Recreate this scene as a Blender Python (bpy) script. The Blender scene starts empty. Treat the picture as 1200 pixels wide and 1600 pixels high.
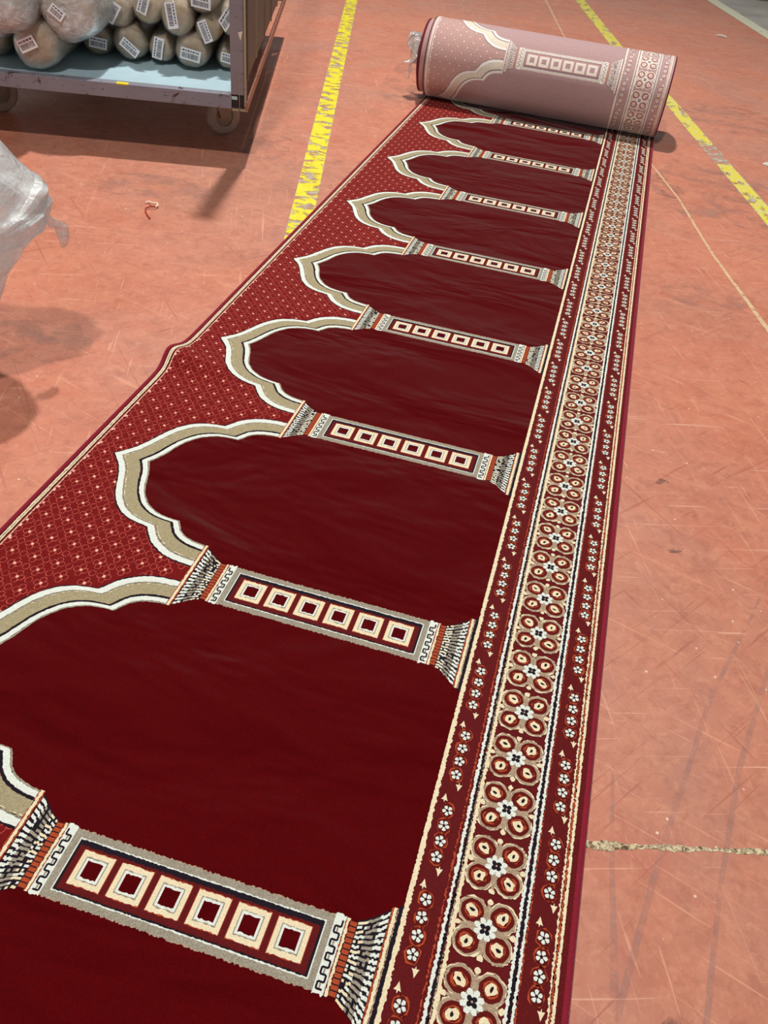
import bpy, bmesh, math, random
from mathutils import Vector, Matrix, noise as mnoise

random.seed(7)
SC = bpy.context.scene
COL = SC.collection
PI = math.pi

# ------------------------------------------------------------------ helpers
def s2l(c):
    c /= 255.0
    return c / 12.92 if c <= 0.04045 else ((c + 0.055) / 1.055) ** 2.4

def rgb(r, g, b, k=1.0):
    return (s2l(r) * k, s2l(g) * k, s2l(b) * k, 1.0)

def link(o, parent=None):
    COL.objects.link(o)
    if parent is not None:
        o.parent = parent
    return o

def mesh_obj(name, verts, faces, mats, parent=None, fmats=None, smooth=False, loc=None):
    me = bpy.data.meshes.new(name)
    me.from_pydata([tuple(v) for v in verts], [], faces)
    if not isinstance(mats, (list, tuple)):
        mats = [mats]
    for m in mats:
        me.materials.append(m)
    if fmats:
        me.polygons.foreach_set('material_index', fmats)
    if smooth:
        me.polygons.foreach_set('use_smooth', [True] * len(me.polygons))
    me.update()
    o = bpy.data.objects.new(name, me)
    if loc is not None:
        o.location = loc
    return link(o, parent)

def bm_obj(name, bm, mats, parent=None, smooth=False):
    me = bpy.data.meshes.new(name)
    bmesh.ops.recalc_face_normals(bm, faces=bm.faces)
    bm.to_mesh(me)
    bm.free()
    if not isinstance(mats, (list, tuple)):
        mats = [mats]
    for m in mats:
        me.materials.append(m)
    if smooth:
        me.polygons.foreach_set('use_smooth', [True] * len(me.polygons))
    o = bpy.data.objects.new(name, me)
    return link(o, parent)

def empty(name, loc=(0, 0, 0), rz=0.0):
    o = bpy.data.objects.new(name, None)
    o.location = loc
    o.rotation_euler = (0, 0, rz)
    o.empty_display_size = 0.1
    return link(o)

def tag(o, label, cat, group=None, kind=None):
    o['label'] = label
    o['category'] = cat
    if group:
        o['group'] = group
    if kind:
        o['kind'] = kind
    return o

def add_box(bm, x0, x1, y0, y1, z0, z1, mi=0, bev=0.0):
    vs = [bm.verts.new(p) for p in ((x0, y0, z0), (x1, y0, z0), (x1, y1, z0), (x0, y1, z0),
                                    (x0, y0, z1), (x1, y0, z1), (x1, y1, z1), (x0, y1, z1))]
    fs = []
    for q in ((0, 3, 2, 1), (4, 5, 6, 7), (0, 1, 5, 4), (1, 2, 6, 5), (2, 3, 7, 6), (3, 0, 4, 7)):
        f = bm.faces.new([vs[i] for i in q])
        f.material_index = mi
        fs.append(f)
    if bev > 0:
        es = list({e for f in fs for e in f.edges})
        bmesh.ops.bevel(bm, geom=es, offset=bev, segments=2, affect='EDGES', profile=0.6)

# ------------------------------------------------------------------ node materials
class N:
    def __init__(self, name):
        self.m = bpy.data.materials.new(name)
        self.m.use_nodes = True
        self.nt = self.m.node_tree
        self.nt.nodes.clear()
        self.out = self.nt.nodes.new('ShaderNodeOutputMaterial')
        self._co = None

    def new(self, t, **kw):
        n = self.nt.nodes.new(t)
        for k, v in kw.items():
            setattr(n, k, v)
        return n

    def l(self, a, b):
        self.nt.links.new(a, b)

    def put(self, sock, v):
        if isinstance(v, bpy.types.NodeSocket):
            self.l(v, sock)
        else:
            sock.default_value = v

    def co(self):
        if self._co is None:
            self._co = self.new('ShaderNodeTexCoord').outputs['Object']
        return self._co

    def mapping(self, scale=(1, 1, 1), rot=(0, 0, 0), loc=(0, 0, 0)):
        n = self.new('ShaderNodeMapping')
        self.l(self.co(), n.inputs['Vector'])
        n.inputs['Scale'].default_value = scale
        n.inputs['Rotation'].default_value = rot
        n.inputs['Location'].default_value = loc
        return n.outputs[0]

    def noise(self, scale, detail=4, rough=0.55, dist=0.0, vec=None):
        n = self.new('ShaderNodeTexNoise')
        n.inputs['Scale'].default_value = scale
        n.inputs['Detail'].default_value = detail
        n.inputs['Roughness'].default_value = rough
        n.inputs['Distortion'].default_value = dist
        self.l(vec if vec is not None else self.co(), n.inputs['Vector'])
        return n.outputs['Fac']

    def ramp(self, fac, stops):
        n = self.new('ShaderNodeValToRGB')
        e = n.color_ramp.elements
        while len(e) > 1:
            e.remove(e[-1])
        for i, (p, c) in enumerate(stops):
            if not isinstance(c, (tuple, list)):
                c = (c, c, c, 1)
            el = e[0] if i == 0 else e.new(p)
            el.position = p
            el.color = c
        self.l(fac, n.inputs['Fac'])
        return n.outputs['Color']

    def mix(self, fac, a, b, mode='MIX'):
        n = self.new('ShaderNodeMix', data_type='RGBA', blend_type=mode)
        self.put(n.inputs[0], fac)
        self.put(n.inputs[6], a)
        self.put(n.inputs[7], b)
        return n.outputs[2]

    def math(self, op, a, b=0.0):
        n = self.new('ShaderNodeMath', operation=op)
        self.put(n.inputs[0], a)
        self.put(n.inputs[1], b)
        return n.outputs[0]

    def bump(self, h, strength=0.5, dist=0.01, normal=None):
        n = self.new('ShaderNodeBump')
        n.inputs['Strength'].default_value = strength
        n.inputs['Distance'].default_value = dist
        self.l(h, n.inputs['Height'])
        if normal is not None:
            self.l(normal, n.inputs['Normal'])
        return n.outputs[0]

    def bsdf(self, color, rough=0.6, normal=None, **kw):
        n = self.new('ShaderNodeBsdfPrincipled')
        self.put(n.inputs['Base Color'], color)
        self.put(n.inputs['Roughness'], rough)
        if normal is not None:
            self.l(normal, n.inputs['Normal'])
        for k, v in kw.items():
            self.put(n.inputs[k], v)
        return n.outputs[0]

    def done(self, sh):
        self.l(sh, self.out.inputs['Surface'])
        return self.m

def hsv_scaled(c, k):
    return (min(c[0] * k, 1), min(c[1] * k, 1), min(c[2] * k, 1), 1)

def pile_mat(name, c, var=0.35, sheen=0.15, nap=0.0, spec=0.15, tint=None):
    """cut pile yarn: fine speckle, tufted bump, and (nap) brushed lie of the pile"""
    n = N(name)
    fine = n.noise(520, 2, 0.6)
    mid = n.noise(120, 3, 0.6)
    col = n.mix(n.ramp(fine, [(0.3, 0.0), (0.7, 1.0)]), hsv_scaled(c, 1 - var), hsv_scaled(c, 1 + var))
    col = n.mix(n.ramp(mid, [(0.35, 0.0), (0.65, 0.35)]), col, hsv_scaled(c, 1 - var * 0.8))
    nm = n.bump(fine, 0.6, 0.002)
    if nap > 0:
        w = n.noise(2.4, 3, 0.5, 0.5, n.mapping((0.9, 2.0, 1), (0, 0, 0.2)))
        nm = n.bump(w, nap, 0.065, nm)
    kw = {'Sheen Weight': sheen, 'Sheen Roughness': 0.3, 'Specular IOR Level': spec}
    if tint:
        kw['Sheen Tint'] = tint
    return n.done(n.bsdf(col, 0.9, nm, **kw))

# ---- carpet pile colours (front)
MAR = rgb(132, 22, 34)
FRONT = {}
def fm(key, *a, **k):
    FRONT[key] = pile_mat('pile_' + key, *a, **k)
fm('field', rgb(84, 1, 5), 0.25, 0.42, 1.0, spec=0.06, tint=(1.0, 0.68, 0.68, 1))
fm('dotfield', rgb(118, 16, 18), 0.28, 0.12, 0.4, tint=(1.0, 0.45, 0.45, 1))
fm('border', rgb(98, 20, 23), 0.25, 0.10, tint=(1.0, 0.5, 0.5, 1))
fm('cream', rgb(240, 223, 188), 0.2, 0.1)
fm('white', rgb(228, 234, 226), 0.15, 0.1)
fm('beige', rgb(168, 156, 124), 0.3, 0.1)
fm('black', rgb(30, 22, 34), 0.3, 0.05)
fm('grey', rgb(158, 150, 134), 0.35, 0.1)
fm('orange', rgb(176, 74, 42), 0.25, 0.08)
fm('ringpink', rgb(190, 84, 72), 0.2, 0.1)
fm('dot', rgb(240, 190, 170), 0.15, 0.1)
fm('taupe', rgb(176, 152, 128), 0.4, 0.1)
fm('rust', rgb(98, 20, 16), 0.25, 0.08)
KEYS = list(FRONT.keys())

# ---- the same colours seen through the woven jute back
BACKC = {'field': (142, 114, 115), 'dotfield': (150, 122, 118), 'border': (145, 118, 118), 'cream': (206, 182, 172),
         'white': (204, 198, 190), 'beige': (180, 172, 158), 'black': (112, 92, 94), 'grey': (172, 162, 154),
         'orange': (164, 116, 104), 'ringpink': (166, 116, 108), 'dot': (222, 196, 184), 'taupe': (188, 168, 160),
         'rust': (126, 88, 86)}
def back_mat(key, c):
    n = N('woven_back_' + key)
    c = rgb(*c, k=1.8)
    w1 = n.new('ShaderNodeTexWave', bands_direction='X')
    w1.inputs['Scale'].default_value = 90
    n.l(n.co(), w1.inputs['Vector'])
    w2 = n.new('ShaderNodeTexWave', bands_direction='Z')
    w2.inputs['Scale'].default_value = 110
    n.l(n.co(), w2.inputs['Vector'])
    h = n.math('MULTIPLY', w1.outputs['Fac'], w2.outputs['Fac'])
    f = n.noise(300, 3)
    col = n.mix(n.ramp(f, [(0.3, 0.0), (0.7, 1.0)]), hsv_scaled(c, 0.8), hsv_scaled(c, 1.18))
    nm = n.bump(h, 0.35, 0.0015)
    return n.done(n.bsdf(col, 0.75, nm, **{'Sheen Weight': 0.35, 'Sheen Roughness': 0.5, 'Specular IOR Level': 0.35}))
BACK = {k: back_mat(k, BACKC[k]) for k in KEYS}
M_BIND = pile_mat('binding_yarn', rgb(136, 30, 50), 0.2, 0.25)
M_ROLLEDGE = pile_mat('roll_edge_yarn', rgb(112, 40, 50), 0.25, 0.25)

# ------------------------------------------------------------------ carpet pattern (u across, v along)
P = 0.572
W = 1.2
rj = random.Random(3)

def catmull(pts, n):
    out = []
    q = [(2 * pts[0][0] - pts[1][0], 2 * pts[0][1] - pts[1][1])] + list(pts) + \
        [(2 * pts[-1][0] - pts[-2][0], 2 * pts[-1][1] - pts[-2][1])]
    segs = len(pts) - 1
    for i in range(n):
        t = i / (n - 1) * segs
        k = min(int(t), segs - 1)
        f = t - k
        p0, p1, p2, p3 = q[k:k + 4]
        r = []
        for a in (0, 1):
            r.append(0.5 * ((2 * p1[a]) + (-p0[a] + p2[a]) * f + (2 * p0[a] - 5 * p1[a] + 4 * p2[a] - p3[a]) * f * f
                            + (-p0[a] + 3 * p1[a] - 3 * p2[a] + p3[a]) * f ** 3))
        out.append(tuple(r))
    return out

OUT1 = [(.080, 0), (.097, .020), (.110, .036), (.122, .058), (.134, .085), (.147, .115), (.160, .138), (.178, .160),
        (.198, .175), (.220, .1845), (.240, .189), (.261, .192)]
OUT2 = [(.261, .192), (.272, .208), (.288, .228), (.308, .243), (.330, .254), (.360, .2605), (.3965, .263)]
IN1 = [(.163, 0), (.172, .016), (.183, .040), (.193, .070), (.203, .094), (.214, .110), (.228, .127), (.242, .137),
       (.259, .146), (.277, .151), (.295, .153), (.312, .1535)]
IN2 = [(.312, .1535), (.321, .167), (.330, .180), (.345, .191), (.362, .197), (.380, .2005), (.3965, .202)]
OUTL = catmull(OUT1, 46) + catmull(OUT2, 36)[1:]
INL = catmull(IN1, 46) + catmull(IN2, 36)[1:]

def u_out(s):
    for (a, b) in zip(OUTL, OUTL[1:]):
        if a[1] <= s <= b[1]:
            return a[0] + (b[0] - a[0]) * (s - a[1]) / max(b[1] - a[1], 1e-9)
    return 0.42

class Pat:
    """collects coloured pieces of pattern as (points, colour key, layer)"""
    def __init__(self):
        self.f = []

    def poly(self, pts, key, layer):
        self.f.append((pts, key, layer))

    def rect(self, u0, u1, v0, v1, key, layer):
        self.poly([(u0, v0), (u1, v0), (u1, v1), (u0, v1)], key, layer)

    def vline(self, u0, u1, v0, v1, key, layer, jit=0.0006, step=0.004):
        near = v0 < 0.9
        jit *= 1.7 if near else 1.0
        n = max(1, int((v1 - v0) / (step * (.62 if near else 1))))
        pa = None
        for i in range(n + 1):
            v = v0 + (v1 - v0) * i / n
            j = rj.uniform(-jit, jit)
            k = rj.uniform(-jit, jit)
            c = ((u0 + j, v), (u1 + k, v))
            if pa:
                self.poly([pa[0], pa[1], c[1], c[0]], key, layer)
            pa = c

    def uline(self, u0, u1, v0, v1, key, layer, jit=0.0006, step=0.004):
        near = v0 < 0.9
        jit *= 1.7 if near else 1.0
        n = max(1, int((u1 - u0) / (step * (.62 if near else 1))))
        pa = None
        for i in range(n + 1):
            u = u0 + (u1 - u0) * i / n
            c = ((u, v0 + rj.uniform(-jit, jit)), (u, v1 + rj.uniform(-jit, jit)))
            if pa:
                self.poly([pa[0], c[0], c[1], pa[1]], key, layer)
            pa = c

    def disc(self, cu, cv, ru, rv, key, layer, n=10, rot=0.0, jit=0.0):
        pts = []
        for i in range(n):
            a = 2 * PI * i / n
            k = 1 + rj.uniform(-jit, jit)
            x, y = ru * k * math.cos(a), rv * k * math.sin(a)
            pts.append((cu + x * math.cos(rot) - y * math.sin(rot), cv + x * math.sin(rot) + y * math.cos(rot)))
        self.poly(pts, key, layer)

    def ring(self, cu, cv, ru, rv, w, key, layer, n=8, jit=0.0, rot=0.0):
        o, i_ = [], []
        for i in range(n):
            a = 2 * PI * i / n + rot
            k = 1 + rj.uniform(-jit, jit)
            o.append((cu + ru * k * math.cos(a), cv + rv * k * math.sin(a)))
            k = 1 + rj.uniform(-jit, jit)
            i_.append((cu + (ru - w) * k * math.cos(a), cv + (rv - w) * k * math.sin(a)))
        for i in range(n):
            j = (i + 1) % n
            self.poly([o[i], o[j], i_[j], i_[i]], key, layer)

def lerp2(a, b, t):
    return (a[0] + (b[0] - a[0]) * t, a[1] + (b[1] - a[1]) * t)

def one_repeat(p, v0):
    """one arch bay: columns centred on v0, arch centred on v0 + P/2"""
    vc = v0 + P / 2
    # ---- spandrel ground with its trellis of small rings and dots
    p.rect(.0275, .3975, v0, v0 + P, 'dotfield', 1)
    for i in range(16):
        for j in range(-1, 11):
            u = .0325 + .0245 * i
            v = v0 + (j - 0.08) * P / 10 + (0 if i % 2 == 1 else P / 20)
            if not (v0 <= v < v0 + P) or u > .392:
                continue
            if u > u_out(abs(v - vc)) + .012:
                continue
            for du, dv in ((.0083, 0), (-.0083, 0), (0, .0097), (0, -.0097)):
                p.ring(u + du, v + dv, .0066, .0076, .0014, 'ringpink', 2, 7, 0.08)
            p.ring(u, v + P / 20, .0074, .0088, .0014, 'ringpink', 2, 8, 0.08)
            p.disc(u, v, .0030, .0034, 'dot', 2.5, 6, 0.4, 0.2)
    # ---- arch bands
    bands = [(-.05, .02, 'black', 3), (0, .22, 'white', 4), (.22, .26, 'grey', 4), (.26, .72, 'beige', 4),
             (.285, .305, 'cream', 5), (.72, .80, 'black', 4), (.80, .97, 'white', 4), (.97, 1.02, 'grey', 4)]
    for sgn in (1, -1):
        for t0, t1, key, lay in bands:
            prev = None
            for a, b in zip(OUTL, INL):
                j0 = rj.uniform(-.013, .013)
                j1 = rj.uniform(-.013, .013)
                q0, q1 = lerp2(a, b, t0 + j0), lerp2(a, b, t1 + j1)
                cur = ((q0[0], vc + sgn * q0[1]), (q1[0], vc + sgn * q1[1]))
                if prev:
                    if key == 'cream' and rj.random() < .55:
                        prev = cur
                        continue
                    p.poly([prev[0], prev[1], cur[1], cur[0]], key, lay)
                prev = cur
        # niche ground inside the arch
        prev = None
        for b in INL:
            cur = ((b[0], vc + sgn * b[1]), (.399, vc + sgn * b[1]))
            if prev and abs(cur[0][1] - prev[0][1]) > 1e-6:
                p.poly([prev[0], prev[1], cur[1], cur[0]], 'field', 3)
            prev = cur
    p.rect(.399, .9588, v0, v0 + P, 'field', 3)
    column(p, v0)
    # ---- border
    p.rect(.9586, 1.183, v0, v0 + P, 'border', 1)
    for u0, u1, key in ((.9586, .9662, 'cream'), (1.0108, 1.0126, 'orange'),
                        (1.0165, 1.0215, 'white'), (1.0215, 1.0250, 'black'), (1.0250, 1.0268, 'taupe'),
                        (1.0268, 1.0328, 'cream'), (1.1180, 1.1225, 'white'), (1.1225, 1.1270, 'black'),
                        (1.1270, 1.1318, 'white'), (1.1318, 1.1333, 'orange'), (1.1722, 1.1752, 'cream'),
                        (1.1752, 1.1782, 'orange'), (1.1782, 1.1832, 'cream')):
        p.vline(u0, u1, v0, v0 + P, key, 3, .0009)
    p.vline(1.1832, 1.1935, v0, v0 + P, 'border', 3, 0)
    # near edge border
    for u0, u1, key in ((.006, .0125, 'border'), (.0125, .0160, 'cream'), (.0160, .0176, 'grey'),
                        (.0176, .0208, 'cream'), (.0208, .0275, 'border')):
        p.vline(u0, u1, v0, v0 + P, key, 3, .0004, .008)
    nsc = 48
    for i in range(nsc):
        va, vb = v0 + P * i / nsc, v0 + P * (i + 1) / nsc
        bulge = .0035 if i % 5 == 0 else 0.0
        p.poly([(.0272, va), (.0288 + bulge, (va + vb) / 2 - .003), (.0288 + bulge, (va + vb) / 2 + .003), (.0272, vb), (.0262, vb), (.0262, va)], 'dot', 4)
    for k in range(6):
        flower(p, 1.0748, v0 + (k) * P / 6)
    for k in range(4):
        gc = v0 + P / 8 + k * P / 4
        chain(p, .9862, gc, 1)
        chain(p, 1.1562, gc, 1)

def flower(p, cu, cv):
    for sx in (1, -1):
        for sy in (1, -1):
            u, v = cu + sx * .0212, cv + sy * .0212
            p.disc(u, v, .0212, .0212, 'taupe', 3, 30, 0, .06)
            p.ring(u, v, .0218, .0218, .0013, 'cream', 3.5, 26, .08)
            p.disc(u + sx * .0003, v + sy * .0003, .0168, .0168, 'rust', 4, 20, 0, .05)
            p.ring(u + sx * .0005, v + sy * .0005, .0118, .0108, .0018, 'orange', 4.5, 12, .16)
            p.disc(u + sx * .0008, v + sy * .0008, .0096, .0076, 'cream', 5, 12, math.atan2(sy, sx), .2)
            p.disc(u + sx * .0012, v + sy * .0012, .0042, .0024, 'black', 5.5, 7, math.atan2(sy, sx) + .5, .3)
    for a in range(4):
        d = a * PI / 2
        c, s = math.cos(d), math.sin(d)
        # stems and buds between the lobes
        p.poly([(cu + c * .012 - s * .0022, cv + s * .012 + c * .0022), (cu + c * .040 - s * .0022, cv + s * .040 + c * .0022),
                (cu + c * .040 + s * .0022, cv + s * .040 - c * .0022), (cu + c * .012 + s * .0022, cv + s * .012 - c * .0022)], 'taupe', 4.2)
        p.disc(cu + c * .0395, cv + s * .0395, .0046, .0044, 'cream', 5, 8, 0, .3)
    p.disc(cu, cv, .0125, .0125, 'white', 5, 16, 0, .10)
    for a in range(8):
        d = a * PI / 4 + PI / 8
        p.disc(cu + .0122 * math.cos(d), cv + .0122 * math.sin(d), .0046, .0040, 'white', 5.2, 9, d, .18)
    for a in range(8):
        d = a * PI / 4
        c, s = math.cos(d), math.sin(d)
        p.poly([(cu + c * .010 - s * .0006, cv + s * .010 + c * .0006), (cu + c * .017, cv + s * .017), (cu + c * .010 + s * .0006, cv + s * .010 - c * .0006)], 'grey', 5.4)
    for a in range(4):
        d = a * PI / 2 + PI / 4
        p.disc(cu + .0048 * math.cos(d), cv + .0048 * math.sin(d), .0042, .0036, 'black', 5.6, 8, d, .15)
    p.disc(cu, cv, .0018, .0018, 'taupe', 5.8, 6)

def chain(p, cu, gc, sg):
    for k in range(4):
        v = gc + (k - 1.5) * .0258
        p.ring(cu, v, .0116, .0138, .0013, 'orange', 3.2, 12, .14)
        p.disc(cu, v, .0098, .0110, 'rust', 3.1, 9, 0, .1)
        for a in range(5):
            d = a * 2 * PI / 5 + .4 + k
            p.disc(cu + .0052 * math.cos(d), v + .0056 * math.sin(d), .0034, .0034, 'white', 4, 7, d, .15)
        for a in range(5):
            d = a * 2 * PI / 5 + .4 + PI / 5 + k
            p.poly([(cu, v), (cu + .0070 * math.cos(d - .16), v + .0074 * math.sin(d - .16)), (cu + .0070 * math.cos(d + .16), v + .0074 * math.sin(d + .16))], 'black', 4.4)
        p.disc(cu, v, .0015, .0015, 'black', 4.6, 6)
    for e in (1, -1):
        v = gc + e * .0585
        u = cu - e * .0085
        p.poly([(u, v + e * .0085), (u + .0030, v + e * .001), (u + .0052, v - e * .004), (u + .001, v - e * .003), (u, v - e * .0075),
                (u - .0012, v - e * .003), (u - .0055, v - e * .003), (u - .0028, v + e * .001)], 'cream', 4)

def fan(p, ua, ub, ha, hb, v0, flip):
    """fluted capital: ua is the wide end at the bar, ub the narrow end"""
    n = 17
    def half(t):
        return hb + (ha - hb) * (1 - t) ** 1.35
    def pt(t, f):
        return (ua + (ub - ua) * t, v0 + f * half(t))
    for i in range(10):
        t0, t1 = i / 10, (i + 1) / 10
        p.poly([pt(t0, -1), pt(t0, 1), pt(t1, 1), pt(t1, -1)], 'black', 4)
    for i in range(n):
        f0 = -1 + 2 * i / n
        f1 = -1 + 2 * (i + .58) / n
        for t0, t1, key in ((.02, .30, 'white'), (.30, .66, 'grey'), (.66, .98, 'white' if i % 2 else 'cream')):
            m = 4
            for k in range(m):
                a, b = t0 + (t1 - t0) * k / m, t0 + (t1 - t0) * (k + 1) / m
                j = rj.uniform(-.02, .02)
                if t0 > .2 and rj.random() < .14:
                    continue
                p.poly([pt(a, f0 + j), pt(a, f1 + j), pt(b, f1 + j), pt(b, f0 + j)], key, 5)

def blocks(p, ua, ub, h, v0):
    p.rect(min(ua, ub), max(ua, ub), v0 - h, v0 + h, 'black', 4)
    n = 13
    for i in range(n):
        a = v0 - h + 2 * h * (i + .1) / n
        b = v0 - h + 2 * h * (i + .88) / n
        p.poly([(ua + .0004, a), (ub - .0004, a), (ub - .0004, b), (ua + .0004, b)], 'orange', 5)

def key_box(p, u0, u1, h, v0, mirror):
    p.uline(u0, u1, v0 - h, v0 + h, 'white', 4, .0012)
    a, b = u0 + .0035, u1 - .0035
    w = .0027
    n = 5
    pitch = 2 * (h - .007) / n
    lo, hi = (a, b) if not mirror else (b, a)
    for i in range(n):
        v = v0 - h + .007 + pitch * i
        q = pitch * .5
        p.rect(min(hi, hi) - w / 2, hi + w / 2, v, v + q, 'black', 5)
        p.rect(a, b, v + q - w / 2, v + q + w / 2, 'black', 5)
        p.rect(lo - w / 2, lo + w / 2, v + q, v + pitch, 'black', 5)
        p.rect(a, b, v - w / 2, v + w / 2, 'black', 5)
        p.rect(a + .003, b - .003, v + .001, v + q - .001, 'grey', 5)

def column(p, v0):
    # bar at the springing of the arch
    p.vline(.3925, .3940, v0 - .0855, v0 + .0855, 'orange', 6)
    p.vline(.3940, .3995, v0 - .0860, v0 + .0860, 'cream', 6)
    p.vline(.3995, .4015, v0 - .0855, v0 + .0855, 'orange', 6)
    fan(p, .4025, .4440, .0820, .0530, v0, False)
    blocks(p, .4440, .4550, .0500, v0)
    p.vline(.4550, .4560, v0 - .0515, v0 + .0515, 'orange', 5)
    p.vline(.4560, .4605, v0 - .0520, v0 + .0520, 'cream', 5)
    p.vline(.4605, .4615, v0 - .0520, v0 + .0520, 'orange', 5)
    key_box(p, .4615, .4770, .0530, v0, False)
    # shaft
    p.uline(.4770, .8715, v0 - .0510, v0 + .0510, 'taupe', 3.5, .0010)
    p.uline(.4770, .8715, v0 - .0500, v0 + .0500, 'grey', 4, .0006)
    p.uline(.4880, .8620, v0 - .0395, v0 + .0395, 'white', 4.3, .0005)
    p.uline(.4898, .8602, v0 - .0375, v0 + .0375, 'black', 4.6, .0004)
    p.uline(.4935, .8565, v0 - .0350, v0 + .0300, 'rust', 4.9, .0006)
    p.uline(.4955, .8545, v0 - .0335, v0 + .0285, 'border', 5.1, .0006)
    for k in range(6):
        c = .5275 + .0589 * k
        for r, key, lay in ((.0250, 'orange', 5.4), (.0240, 'cream', 5.7), (.0168, 'grey', 6.0), (.0152, 'white', 6.3), (.0118, 'field', 6.6)):
            p.uline(c - r, c + r, v0 - r * 1.03, v0 + r * 1.03, key, lay, .0006, .005)
    # base end
    key_box(p, .8715, .8870, .0530, v0, True)
    p.vline(.8870, .8882, v0 - .0520, v0 + .0520, 'orange', 5)
    p.vline(.8882, .8922, v0 - .0520, v0 + .0520, 'cream', 5)
    blocks(p, .8930, .9035, .0500, v0)
    fan(p, .9440, .9035, .0820, .0530, v0, True)
    p.vline(.9440, .9462, v0 - .0850, v0 + .0850, 'orange', 6)
    p.vline(.9462, .9515, v0 - .0855, v0 + .0855, 'cream', 6)
    p.vline(.9515, .9535, v0 - .0850, v0 + .0850, 'taupe', 6)
    p.vline(.9535, .9588, v0 - .0900, v0 + .0900, 'black', 6)

LAYER = 0.00022
def pattern_bmesh(ks, keep):
    """pattern pieces as a flat bmesh in (u, v, height)"""
    p = Pat()
    for k in ks:
        one_repeat(p, k * P)
    bm = bmesh.new()
    for pts, key, lay in p.f:
        vs = [q[1] for q in pts]
        if max(vs) < keep[0] or min(vs) > keep[1]:
            continue
        try:
            f = bm.faces.new([bm.verts.new((u, v, lay * LAYER)) for u, v in pts])
        except ValueError:
            continue
        f.material_index = KEYS.index(key)
        if f.normal.z < 0 or True:
            f.normal_update()
            if f.normal.z < 0:
                f.normal_flip()
    return bm

def cut(bm, axis, at, lo=None, hi=None, clear_out=False, clear_in=False):
    no = (1, 0, 0) if axis == 'u' else (0, 1, 0)
    co = (at, 0, 0) if axis == 'u' else (0, at, 0)
    i = 0 if axis == 'u' else 1
    if clear_out or clear_in:
        geom = bm.verts[:] + bm.edges[:] + bm.faces[:]
    else:
        fs = [f for f in bm.faces if min(v.co[i] for v in f.verts) < at < max(v.co[i] for v in f.verts)]
        geom = list({v for f in fs for v in f.verts}) + list({e for f in fs for e in f.edges}) + fs
        if not geom:
            return
    bmesh.ops.bisect_plane(bm, geom=geom, dist=1e-6, plane_co=co, plane_no=no, clear_outer=clear_out, clear_inner=clear_in)

# ------------------------------------------------------------------ carpet
carpet = empty('prayer_carpet', (0.6, 1.9, 0))
tag(carpet, 'long dark red mosque prayer carpet with arch pattern, partly unrolled over the red floor', 'carpet')
CX, CY = 0.6, 1.9
V0, V1 = -0.50, 4.23
TH = 0.010
R0, YC = 0.190, 4.23
ZC = R0

def ripple(u, v):
    vc = 1.285 - 0.10 * u
    d = (v - vc) / (0.042 if v < vc else 0.055)
    h = 0.025 * math.exp(-d * d) * max(0.0, 1 - u / 0.40) ** 1.5 if u < 0.40 else 0.0
    return h

def edge_shift(v):
    d = (v - 1.285) / 0.06
    return -0.006 * math.exp(-d * d)

def flat_map(u, v, h):
    es = edge_shift(v) * max(0, 1 - u / 0.25) if u < 0.25 else 0.0
    return (u + es - CX, v - CY, TH + ripple(u, v) + h)

# base sheet with thickness
us = [0.006 + (1.194 - 0.006) * i / 48 for i in range(49)]
vs = [V0 + (V1 - V0) * i / 60 for i in range(61)]
vs = sorted(set(vs + [1.10 + 0.008 * i for i in range(48)]))
bm = pattern_bmesh(range(-1, 8), (V0, V1))
cut(bm, 'v', V0, clear_in=True)
cut(bm, 'v', V1, clear_out=True)
for i in range(48):
    # the ripple bends the sheet, so its pieces are divided there
    cut(bm, 'v', 1.10 + 0.008 * i)
for i in range(1, 16):
    a = i * 0.025
    fs = [f for f in bm.faces if 1.1 < f.calc_center_median().y < 1.5 and min(v.co.x for v in f.verts) < a < max(v.co.x for v in f.verts)]
    g = list({v for f in fs for v in f.verts}) + list({e for f in fs for e in f.edges}) + fs
    if g:
        bmesh.ops.bisect_plane(bm, geom=g, dist=1e-6, plane_co=(a, 0, 0), plane_no=(1, 0, 0))
for v in bm.verts:
    v.co = flat_map(*v.co)
fi = KEYS.index('field')
grid = [[bm.verts.new(flat_map(u, v, 0.0)) for v in vs] for u in us]
low = [[bm.verts.new(Vector(flat_map(u, v, 0.0)) - Vector((0, 0, TH))) for v in vs] for u in us]
for i in range(len(us) - 1):
    for j in range(len(vs) - 1):
        f = bm.faces.new((grid[i][j], grid[i + 1][j], grid[i + 1][j + 1], grid[i][j + 1]))
        f.material_index = fi
        f = bm.faces.new((low[i][j], low[i][j + 1], low[i + 1][j + 1], low[i + 1][j]))
        f.material_index = len(KEYS)
for j in range(len(vs) - 1):
    for i in (0, len(us) - 1):
        q = (grid[i][j], grid[i][j + 1], low[i][j + 1], low[i][j])
        bm.faces.new(q if i == 0 else q[::-1]).material_index = KEYS.index('border')
for i in range(len(us) - 1):
    for j in (0, len(vs) - 1):
        q = (grid[i][j], low[i][j], low[i + 1][j], grid[i + 1][j])
        bm.faces.new(q if j == 0 else q[::-1]).material_index = KEYS.index('border')
me = bpy.data.meshes.new('flat_length')
bm.to_mesh(me)
bm.free()
for k in KEYS:
    me.materials.append(FRONT[k])
me.materials.append(BACK['field'])
flat_len = link(bpy.data.objects.new('flat_length', me), carpet)

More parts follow.
